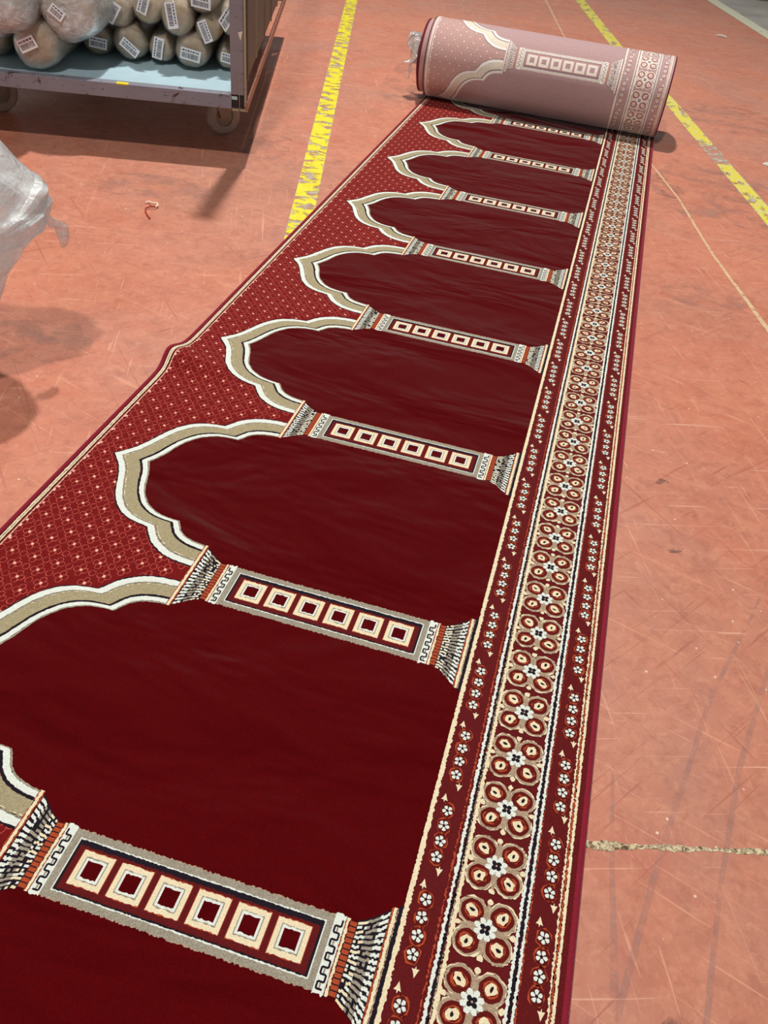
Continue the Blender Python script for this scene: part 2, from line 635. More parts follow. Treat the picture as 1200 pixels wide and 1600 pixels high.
def tube(name, pts, r, mat, parent, n=8):
    verts, faces = [], []
    for i, p in enumerate(pts):
        a = Vector(pts[max(i - 1, 0)])
        b = Vector(pts[min(i + 1, len(pts) - 1)])
        t = (b - a).normalized()
        x = t.cross(Vector((0, 0, 1)))
        if x.length < 1e-4:
            x = Vector((1, 0, 0))
        x.normalize()
        y = x.cross(t)
        for k in range(n):
            an = 2 * PI * k / n
            verts.append(Vector(p) + x * (r * math.cos(an)) + y * (r * math.sin(an)))
    for i in range(len(pts) - 1):
        for k in range(n):
            faces.append((i * n + k, i * n + (k + 1) % n, (i + 1) * n + (k + 1) % n, (i + 1) * n + k))
    faces.append(tuple(range(n)))
    faces.append(tuple((len(pts) - 1) * n + k for k in reversed(range(n))))
    return mesh_obj(name, verts, faces, mat, parent, smooth=True)

for u in (0.0045, 1.1960):
    pts = []
    for v in vs:
        q = flat_map(u, v, 0)
        pts.append((q[0], q[1], q[2] - 0.0035))
    tube('edge_binding', pts, 0.0062, M_BIND, carpet)['label'] = 'stitched crimson edge binding'

# the roll: a spiral of carpet whose outer face is the woven back
TURNS = 9
T = 0.0135
def roll_r(phi):
    return R0 - T * phi / (2 * PI)
def roll_pt(u, phi, inward, sh):
    r = roll_r(phi) - inward
    return (u + sh - CX, YC + r * math.sin(phi) - CY, ZC - r * math.cos(phi))
def tele(phi):
    t = phi / (2 * PI)
    if t < 0.92:
        return 0.0
    k = min(1, (t - 0.92) / 0.12)
    return -0.034 * k + 0.010 * math.sin(t * 2.3) * (t - 1 if t > 1 else 0) * 0.4
bm = bmesh.new()
nphi = 96
uu = [0.0, 0.012, 0.3, 0.6, 0.9, 1.188, 1.2]
rows_o, rows_i = [], []
for i in range(TURNS * nphi + 1):
    ph = 2 * PI * i / nphi
    rows_o.append([bm.verts.new(roll_pt(u, ph, 0.0, tele(ph))) for u in uu])
    rows_i.append([bm.verts.new(roll_pt(u, ph, T * 0.86, tele(ph))) for u in uu])
iback, ifront, iedge = KEYS.index('field'), len(KEYS), len(KEYS) + 1
for i in range(TURNS * nphi):
    for k in range(len(uu) - 1):
        e = k == 0 or k == len(uu) - 2
        f = bm.faces.new((rows_o[i][k], rows_o[i + 1][k], rows_o[i + 1][k + 1], rows_o[i][k + 1]))
        f.material_index = iedge if e else iback
        f.smooth = True
        f = bm.faces.new((rows_i[i][k], rows_i[i][k + 1], rows_i[i + 1][k + 1], rows_i[i + 1][k]))
        f.material_index = iedge if e else ifront
        f.smooth = True
    f = bm.faces.new((rows_o[i][0], rows_i[i][0], rows_i[i + 1][0], rows_o[i + 1][0]))
    f.material_index = iedge
    f = bm.faces.new((rows_o[i][-1], rows_o[i + 1][-1], rows_i[i + 1][-1], rows_i[i][-1]))
    f.material_index = iedge
# pattern seen through the back
PH0, PH1 = math.radians(110), math.radians(352)
VA = 9 * P + 0.190 * (PH0 - math.radians(238))
VB = 9 * P + 0.190 * (PH1 - math.radians(238))
bp = pattern_bmesh(range(7, 11), (VA, VB))
cut(bp, 'v', VA, clear_in=True)
cut(bp, 'v', VB, clear_out=True)
nst = 84
for i in range(1, nst):
    cut(bp, 'v', VA + (VB - VA) * i / nst)
for v in bp.verts:
    u, vv, h = v.co
    ph = math.radians(238) + (vv - 9 * P) / 0.190
    v.co = roll_pt(u, ph, -h - 0.0003, 0.0)
tmp = bpy.data.meshes.new('tmp_back')
bp.to_mesh(tmp)
bp.free()
bm.from_mesh(tmp)
bpy.data.meshes.remove(tmp)
me = bpy.data.meshes.new('rolled_end')
bm.to_mesh(me)
bm.free()
for k in KEYS:
    me.materials.append(BACK[k])
me.materials.append(FRONT['field'])
me.materials.append(M_ROLLEDGE)
rolled = link(bpy.data.objects.new('rolled_end', me), carpet)
rolled['label'] = 'rolled end showing the faded woven back'

# ------------------------------------------------------------------ floor
def floor_mat():
    n = N('painted_concrete')
    a, b, c = rgb(204, 122, 95), rgb(188, 108, 84), rgb(172, 124, 110)
    base = n.mix(n.ramp(n.noise(1.3, 6, 0.6, 0.6), [(0.35, 0.0), (0.65, 1.0)]), a, b)
    base = n.mix(n.ramp(n.noise(0.7, 5, 0.65, 0.8, n.mapping((1, 1, 1), (0, 0, 0.4), (4, 2, 0))), [(0.46, 0.0), (0.66, 0.8)]), base, c)
    base = n.mix(n.ramp(n.noise(9, 7, 0.75), [(0.35, 0.0), (0.70, 0.55)]), base, rgb(218, 148, 118))
    base = n.mix(n.ramp(n.noise(42, 5, 0.75, 0.8), [(0.50, 0.0), (0.72, 0.45)]), base, rgb(222, 160, 130))
    base = n.mix(n.ramp(n.noise(26, 5, 0.7, 0.5), [(0.50, 0.0), (0.72, 0.5)]), base, rgb(152, 88, 72))
    # hairline scratches in several directions
    for k, (ang, col, lo, sc) in enumerate(((0.3, rgb(226, 160, 130), 0.665, 8), (1.2, rgb(226, 164, 136), 0.675, 9), (2.2, rgb(166, 92, 74), 0.67, 9),
                                            (2.8, rgb(232, 176, 150), 0.68, 8), (0.8, rgb(170, 96, 78), 0.675, 9))):
        m1 = n.mapping((1, 1, 1), (0, 0, ang), (k * 3.1, k * 1.7, 0))
        m2 = n.new('ShaderNodeMapping')
        n.l(m1, m2.inputs['Vector'])
        m2.inputs['Scale'].default_value = (sc * 0.40, sc * 13, 1)
        f = n.noise(1.0, 3, 0.5, 0.9, m2.outputs[0])
        base = n.mix(n.ramp(f, [(lo - 0.02, 0.0), (lo + .03, 0.6)]), base, col)
    # specks of lint and dust
    v = n.new('ShaderNodeTexVoronoi')
    v.inputs['Scale'].default_value = 21
    n.l(n.co(), v.inputs['Vector'])
    dd = n.ramp(v.outputs['Distance'], [(0.035, 1.0), (0.065, 0.0)])
    sep = n.new('ShaderNodeSeparateColor')
    n.l(v.outputs['Color'], sep.inputs[0])
    pick = n.ramp(sep.outputs[0], [(0.40, 0.0), (0.42, 1.0)])
    base = n.mix(n.math('MULTIPLY', dd, pick), base, rgb(236, 206, 186))
    h = n.noise(60, 4, 0.6)
    rough = n.ramp(n.noise(3, 5, 0.6), [(0.3, 0.36), (0.7, 0.55)])
    nm = n.bump(h, 0.12, 0.004)
    return n.done(n.bsdf(base, rough, nm, **{'Specular IOR Level': 0.6}))

M_FLOOR = floor_mat()
floor = mesh_obj('floor', [(-8, -4, 0), (9, -4, 0), (9, 18, 0), (-8, 18, 0)], [(0, 1, 2, 3)], M_FLOOR)
floor['kind'] = 'structure'

def worn(name, c1, c2, scale, lo, hi, rough=0.55, amax=1.0, stretch=(1, 1, 1), ang=0.0):
    """a worn coat: the floor shows through where it has rubbed off"""
    n = N(name)
    f = n.noise(scale, 6, 0.68, 0.5, n.mapping(stretch, (0, 0, ang)))
    al = n.ramp(f, [(lo, 0.0), (hi, amax)])
    col = n.mix(n.ramp(n.noise(scale * 2.3, 5, 0.7, 0.4), [(0.42, 0.0), (0.66, 1.0)]), c1, c2)
    tr = n.new('ShaderNodeBsdfTransparent')
    mx = n.new('ShaderNodeMixShader')
    n.l(al, mx.inputs[0])
    n.l(tr.outputs[0], mx.inputs[1])
    n.l(n.bsdf(col, rough), mx.inputs[2])
    return n.done(mx.outputs[0])

def strip(name, mid, mat, z=0.0006, jit=0.0, step=0.03):
    """a flat band on the floor through (x, y, width) points"""
    L, Rr = [], []
    pts = []
    for (a, b) in zip(mid, mid[1:]):
        d = math.hypot(b[0] - a[0], b[1] - a[1])
        n = max(1, int(d / step))
        for i in range(n):
            t = i / n
            pts.append(tuple(a[k] + (b[k] - a[k]) * t for k in range(3)))
    pts.append(mid[-1])
    verts, faces = [], []
    for i, q in enumerate(pts):
        a, b = pts[max(i - 1, 0)], pts[min(i + 1, len(pts) - 1)]
        t = Vector((b[0] - a[0], b[1] - a[1], 0)).normalized()
        nrm = Vector((-t.y, t.x, 0))
        w = q[2] / 2
        c = Vector((q[0], q[1], z))
        off = nrm * random.uniform(-jit, jit)
        verts += [c + off + nrm * w * (1 + random.uniform(-1, 1) * jit * 60), c + off - nrm * w * (1 + random.uniform(-1, 1) * jit * 60)]
    for i in range(len(pts) - 1):
        faces.append((2 * i, 2 * i + 1, 2 * i + 3, 2 * i + 2))
    return mesh_obj(name, verts, faces, mat, floor)

YEL1, YEL2 = rgb(232, 216, 20), rgb(206, 192, 60)
M_YEL = worn('worn_yellow_paint', YEL1, rgb(240, 226, 60), 11, 0.455, 0.485, stretch=(1, 1.8, 1))
M_YEL2 = worn('scuffed_yellow_paint', rgb(226, 212, 50), rgb(214, 206, 140), 9, 0.41, 0.46, stretch=(2.0, 1, 1), ang=0.5)
M_GREYWEAR = worn('grey_wear_under_paint', rgb(206, 196, 180), rgb(160, 128, 108), 24, 0.44, 0.52, amax=0.9)
M_PALE = worn('pale_line_paint', rgb(222, 220, 190), rgb(204, 208, 190), 12, 0.30, 0.40)
strip('floor_line', [(-1.35, 7.25, .088), (-1.115, 6.44, .088), (-0.368, 3.645, .088), (0.03, 2.16, .088)], M_GREYWEAR, 0.0005)
strip('floor_line', [(-1.35, 7.25, .084), (-1.115, 6.44, .084), (-0.368, 3.645, .084), (0.03, 2.16, .084)], M_YEL, 0.0010)
strip('floor_line', [(0.10, 9.55, .095), (0.474, 8.05, .095), (0.873, 6.44, .090), (1.284, 5.02, .085), (1.708, 3.37, .085), (1.95, 2.4, .085)], M_GREYWEAR, 0.0005)
strip('floor_line', [(0.10, 9.55, .090), (0.474, 8.05, .090), (0.873, 6.44, .086), (1.284, 5.02, .080), (1.47, 4.29, .080)], M_YEL2, 0.0010)
strip('floor_line', [(1.545, 4.00, .075), (1.708, 3.37, .080), (1.95, 2.4, .080)], M_YEL2, 0.0010)
strip('floor_line', [(1.1, 11.3, .14), (1.625, 9.42, .13), (2.048, 7.92, .13), (2.6, 5.9, .13)], M_PALE, 0.0010)

# the bare grey aisle past the pale line
def grey_mat():
    n = N('bare_concrete')
    c = n.mix(n.ramp(n.noise(3, 6, 0.65), [(0.3, 0.0), (0.7, 1.0)]), rgb(150, 146, 140), rgb(186, 182, 176))
    return n.done(n.bsdf(c, 0.6, n.bump(n.noise(40), 0.1, 0.004)))
g = mesh_obj('floor_aisle_surface', [(1.17, 11.3, .0004), (1.69, 9.44, .0004), (2.11, 7.94, .0004), (2.66, 5.9, .0004), (6, 5.9, .0004), (6, 14, .0004), (1.0, 14, .0004)],
             [(6, 5, 4, 3, 2, 1, 0)][::1], grey_mat(), floor)

# saw joint, crumbling crack and tyre scuffs
M_JOINT = worn('joint_filler', rgb(226, 190, 150), rgb(200, 170, 132), 40, 0.30, 0.45)
strip('floor_joint_line', [(0.12, 8.15, .014), (0.486, 6.49, .011), (0.83, 5.2, .009), (1.206, 3.78, .009), (1.33, 3.377, .009), (1.464, 2.80, .011), (1.624, 2.254, .018), (1.80, 1.60, .018)], M_JOINT, 0.0004, 0.0012)
def crack_mat():
    n = N('crumbling_crack')
    c = n.mix(n.ramp(n.noise(110, 6, 0.75, 1.0), [(0.40, 0.0), (0.56, 1.0)]), rgb(96, 74, 50), rgb(232, 214, 176))
    return n.done(n.bsdf(c, 0.9, n.bump(n.noise(120, 5, 0.7), 0.8, 0.006)))
strip('floor_crack_line', [(1.02, 0.222, .010), (1.20, 0.274, .010), (1.236, 0.284, .018), (1.26, 0.291, .009), (1.30, 0.303, .006), (1.33, 0.311, .011), (1.36, 0.320, .009),
                           (1.40, 0.332, .005), (1.44, 0.343, .009), (1.50, 0.360, .011), (1.72, 0.42, .010)], crack_mat(), 0.0005, 0.0016, 0.006)
M_SCUFF = worn('tyre_scuff', rgb(178, 138, 130), rgb(192, 152, 142), 22, 0.36, 0.66, amax=0.5)
M_DARK = worn('dark_scuff', rgb(138, 96, 84), rgb(120, 92, 88), 30, 0.45, 0.62, amax=0.8)
M_PATCH = worn('rubbed_grey_patch', rgb(166, 126, 112), rgb(184, 150, 140), 7, 0.45, 0.66, amax=0.42, stretch=(1, 1.3, 1))
strip('floor_marking', [(1.560, 1.10, .002), (1.491, 0.887, .005), (1.401, 0.637, .009), (1.36, 0.469, .009), (1.315, 0.29, .010), (1.279, 0.115, .010), (1.255, 0.0, .012)], M_SCUFF, 0.0008)
strip('floor_marking', [(1.53, 0.80, .008), (1.496, 0.686, .010), (1.446, 0.499, .010), (1.406, 0.269, .008), (1.383, 0.082, .009), (1.37, -.05, .010)], M_SCUFF, 0.0008)
strip('floor_marking', [(1.235, 0.42, .006), (1.245, 0.25, .008), (1.258, 0.10, .012), (1.262, -.02, .014)], M_SCUFF, 0.0009)
def patch(cx, cy, rx, ry, ang, mat, z=0.0003):
    vs_ = []
    for i in range(26):
        a = 2 * PI * i / 26
        k = 1 + 0.25 * mnoise.noise(Vector((math.cos(a) * 1.6 + cx, math.sin(a) * 1.6 + cy, 3)))
        x, y = rx * k * math.cos(a), ry * k * math.sin(a)
        vs_.append((cx + x * math.cos(ang) - y * math.sin(ang), cy + x * math.sin(ang) + y * math.cos(ang), z))
    return mesh_obj('floor_marking', vs_, [tuple(range(26))], mat, floor)
patch(1.50, 3.55, .28, .42, .1, M_PATCH)
patch(1.26, 3.50, .08, .16, .4, M_PATCH)
patch(1.43, 2.42, .16, .10, .2, M_PATCH)
patch(1.66, 4.9, .35, .30, .1, M_PATCH)
patch(1.36, 0.03, .03, .05, .8, M_DARK, .0009)
patch(1.335, -0.01, .012, .05, .3, M_DARK, .0010)
patch(1.30, 1.27, .018, .012, .3, M_DARK)
patch(1.335, 1.03, .020, .010, .6, M_DARK)
patch(-0.42, 1.18, .22, .12, .5, M_PATCH)
patch(-0.62, 2.36, .25, .12, .2, M_PATCH)
patch(-0.05, 4.6, .25, .7, .0, M_PATCH)
patch(-0.42, 3.0, .10, .20, .0, M_PATCH)

# ------------------------------------------------------------------ trolley
TO = Vector((-0.4087, 2.7829, 0))
TA = math.radians(17.072)
TROT = Matrix.Rotation(TA, 4, 'Z')
def TW(x, y, z):
    return TO + TROT @ Vector((x, y, z))

def metal(name, c, rust, amt, rough=0.5, scale=14):
    n = N(name)
    f = n.noise(scale, 7, 0.7, 0.6)
    col = n.mix(n.ramp(n.noise(5, 4), [(0.3, 0.0), (0.7, 1.0)]), c, hsv_scaled(c, 1.2))
    col = n.mix(n.ramp(f, [(0.60 - amt, 0.0), (0.66 - amt, 1.0)]), col, rust)
    st = n.noise(6, 4, 0.6, 0.3, n.mapping((3, 3, 40)))
    col = n.mix(n.ramp(st, [(0.62, 0.0), (0.68, 0.7)]), col, hsv_scaled(rust, 0.6))
    return n.done(n.bsdf(col, rough, n.bump(f, 0.15, 0.003), **{'Metallic': 0.15}))
M_FRAME = metal('worn_purple_grey_paint', rgb(126, 126, 138), rgb(70, 50, 52), 0.01)
M_POST = metal('grey_post_paint', rgb(128, 122, 130), rgb(92, 46, 42), 0.0)
M_SLAT = metal('brown_slat_paint', rgb(76, 68, 70), rgb(70, 52, 48), 0.0, 0.55)
M_RAIL = metal('brown_rail_paint', rgb(150, 96, 84), rgb(96, 58, 50), 0.02)
M_EDGE = metal('tan_lit_edge', rgb(160, 142, 116), rgb(120, 92, 70), 0.0)  # lighter than the slats, colouring in light that catches their front edges
def flat_mat(name, c, rough=0.6, var=0.1, scale=20, **kw):
    n = N(name)
    col = n.mix(n.ramp(n.noise(scale, 5), [(0.3, 0.0), (0.7, 1.0)]), hsv_scaled(c, 1 - var), hsv_scaled(c, 1 + var))
    return n.done(n.bsdf(col, rough, n.bump(n.noise(scale * 2, 4), 0.06, 0.003), **kw))
M_DECK = flat_mat('pale_blue_sheet', rgb(176, 204, 216), 0.35, 0.08, 6)
M_BORE_SHADE = flat_mat('painted_bore_shade', rgb(40, 30, 30), 0.8)  # dark colour for solid blocks, painting the shade inside hollow tubes
M_TYRE = flat_mat('dusty_caster_tyre', rgb(150, 132, 120), 0.7, 0.15, 30)
M_FORK = flat_mat('dusty_caster_fork', rgb(128, 112, 100), 0.45, 0.15, 30, Metallic=0.6)
M_TAPE = flat_mat('yellow_tape', rgb(240, 220, 40), 0.5)
M_CHIP = flat_mat('bare_chip', rgb(226, 216, 196), 0.7)

trolley = empty('trolley', TO, TA)
tag(trolley, 'purple-grey steel platform trolley with slatted side, loaded with film-wrapped carpet rolls', 'trolley')
TWD, TDP = 1.24, 2.28
zb, zt = 0.200, 0.252
b = bmesh.new()
add_box(b, -TWD, -0.062, 0.0, 0.045, zb, zt, 0, .003)
bm_obj('front_rail', b, M_FRAME, trolley)
b = bmesh.new()
add_box(b, -TWD, 0, TDP - .045, TDP, zb, zt, 0, .003)
bm_obj('back_rail', b, M_FRAME, trolley)
b = bmesh.new()
add_box(b, -0.012, 0.0, 0.0, TDP - .046, zb - .004, zb + .030, 0, .002)
bm_obj('side_rail', b, M_RAIL, trolley)
b = bmesh.new()
add_box(b, -TWD, -TWD + .04, .046, TDP - .046, zb, zt, 0, .003)
bm_obj('side_rail', b, M_FRAME, trolley)
b = bmesh.new()
add_box(b, -TWD + .042, -0.040, .004, TDP - .048, zt - .018, zt - .006, 0, .001)
bm_obj('deck', b, M_DECK, trolley)
b = bmesh.new()
add_box(b, -TWD + .2, -TWD + .26, .05, TDP - .05, zb + .002, zt - .02, 0)
add_box(b, -0.30, -0.24, .05, TDP - .05, zb + .002, zt - .02, 0)
bm_obj('crossbeam', b, M_FRAME, trolley)
# corner tube ends, bore shade put into dark colour, with their bright lower lip
b = bmesh.new()
add_box(b, -0.061, -0.034, .006, .040, zb + .002, zt - .002, 0)
add_box(b, -0.061, -0.032, .000, .010, zb - .006, zb + .004, 1, .001)
bm_obj('tube_end', b, [M_BORE_SHADE, M_EDGE], trolley)
b = bmesh.new()
add_box(b, -0.030, -0.004, .006, .040, zb + .002, zt - .002, 0)
add_box(b, -0.031, 0.001, .000, .010, zb - .006, zb + .004, 1, .001)
add_box(b, -0.0325, -0.0305, .001, .010, zb + .002, zt + .06, 1)
bm_obj('tube_end', b, [M_BORE_SHADE, M_EDGE], trolley)
# corner post
b = bmesh.new()
add_box(b, -0.064, -0.014, .002, .040, zt, 1.45, 0, .003)
add_box(b, -0.013, -0.004, .000, .012, zt - .04, 1.45, 1, .001)
pf = bm_obj('post', b, [M_POST, M_EDGE], trolley)
b = bmesh.new()
vs_ = [b.verts.new(q) for q in ((-0.034, .0005, .468), (-0.016, .0005, .474), (-0.024, .0005, .442))]
b.faces.new(vs_)
bm_obj('paint_chip', b, M_CHIP, trolley)
b = bmesh.new()
add_box(b, -0.058, -0.004, TDP - .040, TDP - .002, zt, 1.45, 0, .003)
bm_obj('post', b, M_POST, trolley)
# upright slats of the side
slat = None
for i in range(6):
    y = .055 + i * .372
    if slat is None:
        b = bmesh.new()
        add_box(b, -0.010, -0.004, 0, .335, .300, 1.45, 0, .001)
        add_box(b, -0.010, 0.000, 0, .006, .292, 1.45, 1, .001)
        o = bm_obj('slat', b, [M_SLAT, M_EDGE], trolley)
        slat = o
    else:
        o = slat.copy()
        COL.objects.link(o)
        o.parent = trolley
    o.location = (0, y, 0)
b = bmesh.new()
add_box(b, -0.012, 0.0, .0, TDP, 1.45, 1.49, 0, .003)
bm_obj('top_bar', b, M_FRAME, trolley)
b = bmesh.new()
add_box(b, -0.50, -0.455, -.0008, .020, zt - .003, zt + .0015, 0)
bm_obj('tape_tab', b, M_TAPE, trolley)

def caster(x, y, ang):
    c = empty('caster', (x, y, 0), ang)
    c.parent = trolley
    b = bmesh.new()
    n = 28
    prof = [(-.019, .040), (-.019, .066), (-.013, .075), (.013, .075), (.019, .066), (.019, .040)]
    rings = [[b.verts.new((q[0], q[1] * math.cos(2 * PI * i / n), .075 + q[1] * math.sin(2 * PI * i / n))) for q in prof] for i in range(n)]
    for i in range(n):
        for k in range(len(prof) - 1):
            b.faces.new((rings[i][k], rings[(i + 1) % n][k], rings[(i + 1) % n][k + 1], rings[i][k + 1]))
    w = bm_obj('wheel', b, M_TYRE, c, True)
    b = bmesh.new()
    n = 20
    for s in (-.016, .016):
        vv = [b.verts.new((s, .041 * math.cos(2 * PI * i / n), .075 + .041 * math.sin(2 * PI * i / n))) for i in range(n)]
        b.faces.new(vv)
    bm_obj('hub', b, M_FORK, w)
    b = bmesh.new()
    for s in (-1, 1):
        x0, x1 = sorted((s * .022, s * .027))
        pr = [(-.020, .070), (.020, .070), (.042, .175), (-.052, .175)]
        va = [b.verts.new((x0, q[0], q[1])) for q in pr]
        vb = [b.verts.new((x1, q[0], q[1])) for q in pr]
        b.faces.new(va)
        b.faces.new(vb[::-1])
        for i in range(4):
            b.faces.new((va[i], vb[i], vb[(i + 1) % 4], va[(i + 1) % 4]))
    add_box(b, -.030, .030, -.055, .045, .170, .182, 0, .002)
    add_box(b, -.045, .045, -.060, .050, .182, .200, 0, .002)
    bm_obj('fork', b, M_FORK, c)
    return c
caster(-.143, .34, -1.0)
caster(-1.085, .36, -.9)
caster(-.143, TDP - .34, -.4)
caster(-1.085, TDP - .34, .8)

# ------------------------------------------------------------------ film-wrapped carpet rolls
def film_mat(name, milk, scale, tint=(0.92, 0.95, 0.97, 1), rough=0.16, bump=0.8, glow=0.0):
    n = N(name)
    wr = n.noise(scale, 6, 0.62, 1.6)
    cre = n.noise(scale * 0.5, 5, 0.6, 2.2, n.mapping((1, 1, 2.2), (0.5, 0.2, 0.3), (3, 1, 2)))
    al = n.ramp(cre, [(0.40, milk * 0.55), (0.56, milk), (0.70, min(1, milk * 1.9))])
    nm = n.bump(wr, bump, 0.02)
    tr = n.new('ShaderNodeBsdfTransparent')
    tr.inputs[0].default_value = (0.96, 0.97, 0.98, 1)
    di = n.bsdf(tint, rough, nm, **{'Specular IOR Level': 0.6})
    if glow > 0:
        tl = n.new('ShaderNodeBsdfTranslucent')
        tl.inputs[0].default_value = tint
        n.l(nm, tl.inputs['Normal'])
        ms = n.new('ShaderNodeMixShader')
        ms.inputs[0].default_value = glow
        n.l(di, ms.inputs[1])
        n.l(tl.outputs[0], ms.inputs[2])
        di = ms.outputs[0]
    gl = n.new('ShaderNodeBsdfGlossy')
    gl.inputs['Roughness'].default_value = rough
    n.l(nm, gl.inputs['Normal'])
    fr = n.new('ShaderNodeLayerWeight')
    fr.inputs['Blend'].default_value = 0.25
    n.l(nm, fr.inputs['Normal'])
    m1 = n.new('ShaderNodeMixShader')
    n.l(al, m1.inputs[0])
    n.l(tr.outputs[0], m1.inputs[1])
    n.l(di, m1.inputs[2])
    m2 = n.new('ShaderNodeMixShader')
    n.l(n.math('MULTIPLY', fr.outputs['Fresnel'], 0.55), m2.inputs[0])
    n.l(m1.outputs[0], m2.inputs[1])
    n.l(gl.outputs[0], m2.inputs[2])
    return n.done(m2.outputs[0])
M_FILM = film_mat('clear_film', 0.15, 20, rough=0.09)
M_MILK = film_mat('milky_film', 0.60, 14, (0.82, 0.89, 0.93, 1), 0.22)
M_FILMW = film_mat('white_film', 0.9, 12, (0.92, 0.98, 1.0, 1), 0.14, 0.5, 0.26)
M_FILMT = film_mat('thin_white_film', 0.34, 24, (0.92, 0.97, 1.0, 1), 0.12, 0.8, 0.4)
def kraft(name, c):
    n = N(name)
    f = n.noise(30, 6, 0.7)
    col = n.mix(n.ramp(f, [(0.3, 0.0), (0.7, 1.0)]), hsv_scaled(c, 0.75), hsv_scaled(c, 1.2))
    return n.done(n.bsdf(col, 0.8, n.bump(f, 0.3, 0.01)))
M_KRAFT = kraft('tan_jute_backing', rgb(184, 160, 124))
M_KRAFT2 = kraft('brown_jute_backing', rgb(168, 144, 110))
M_PINKB = kraft('dusty_pink_backing', rgb(150, 116, 108))
M_GREYB = kraft('grey_felt_backing', rgb(160, 150, 138))
M_LABEL = flat_mat('label_paper', rgb(236, 238, 242), 0.5, 0.03)
M_INK = flat_mat('label_ink', rgb(84, 84, 96), 0.6, 0.05)

def lumpy_roll(name, r, length, seed, mat, parent, extra=0.0, bulge=0.16, lump=0.07, seg=40):
    """a soft roll along +y with a rounded lumpy front end at y = 0"""
    prof = [(0.0, 0.0), (0.35, 0.0), (0.62, .004), (0.80, .014), (0.92, .034), (0.985, .07), (1.0, .12)]
    y = .2
    while y < length - .1:
        prof.append((1.0, y))
        y += .16
    prof += [(1.0, length - .06), (.9, length - .01), (.4, length), (0.0, length)]
    verts, faces = [], []
    for k, (f, yy) in enumerate(prof):
        for i in range(seg):
            a = 2 * PI * i / seg
            rr = r * f + (extra if f > .3 else extra * f)
            ln = 1 + lump * mnoise.noise(Vector((math.cos(a) * 1.3 + seed * 3.1, math.sin(a) * 1.3, yy * 2.2 + seed))) \
                 + lump * .45 * mnoise.noise(Vector((math.cos(a) * 3 + seed, math.sin(a) * 3 + seed, yy * 5)))
            rr *= ln
            dy = bulge * r * .35 * mnoise.noise(Vector((rr * math.cos(a) * 14 + seed, rr * math.sin(a) * 14, seed))) * (1 if yy < .15 else 0)
            verts.append((rr * math.cos(a), yy + dy - extra * (1 if yy < .15 else 0), rr * math.sin(a)))
    n = len(prof)
    for k in range(n - 1):
        for i in range(seg):
            j = (i + 1) % seg
            faces.append((k * seg + i, k * seg + j, (k + 1) * seg + j, (k + 1) * seg + i))
    o = mesh_obj(name, verts, faces, mat, parent, smooth=True)
    return o

def barcode(parent, w, h, ang, ox, oz, y, seed, blank=False):
    rr = random.Random(seed)
    b = bmesh.new()
    add_box(b, -w / 2, w / 2, -.0007, .0, -h / 2, h / 2, 0)
    # heading line, two rows of bars, a row of small print
    x = -w / 2 + .006
    while x < w / 2 - .008:
        bw = rr.choice((.0012, .0018, .0030))
        add_box(b, x, x + bw, -.0011, -.0008, -h * .34, h * .10, 1)
        x += bw + rr.choice((.0012, .0020))
    x = -w / 2 + .006
    while x < w / 2 - .012:
        bw = rr.uniform(.004, .010)
        add_box(b, x, min(x + bw, w / 2 - .004), -.0011, -.0008, h * .22, h * .36, 1)
        x += bw + .003
    o = bm_obj('barcode_label', b, [M_LABEL, M_INK], parent)
    o.location = (ox, y, oz)
    o.rotation_euler = (random.uniform(-.12, .12), -ang, random.uniform(-.12, .12))
    o['label'] = 'white paper barcode label'
    return o

G_ROLL = 'film-wrapped carpet rolls stacked on the trolley'
def wrapped(lx, z, r, D, label, lab=None, mat=None, film=None, length=1.7, seed=1, lump=.07, yaw=0.0, extra=.004, sz=(1, 1), tilt=0.0):
    p = TW(-lx, D, z)
    root = empty('wrapped_roll', p, TA + yaw)
    root.rotation_euler = (tilt, 0, TA + yaw)
    root.scale = (sz[0], 1, sz[1])
    tag(root, label, 'carpet roll', G_ROLL)
    lumpy_roll('roll_body', r, length, seed, mat or M_KRAFT, root, 0, lump=lump)
    lumpy_roll('plastic_wrap', r, length, seed, film or M_FILM, root, extra, lump=lump)
    if lab:
        w, h, ang, ox, oz = lab
        barcode(root, w, h, math.radians(ang), ox, oz, -.016, int(seed * 10))
    return root

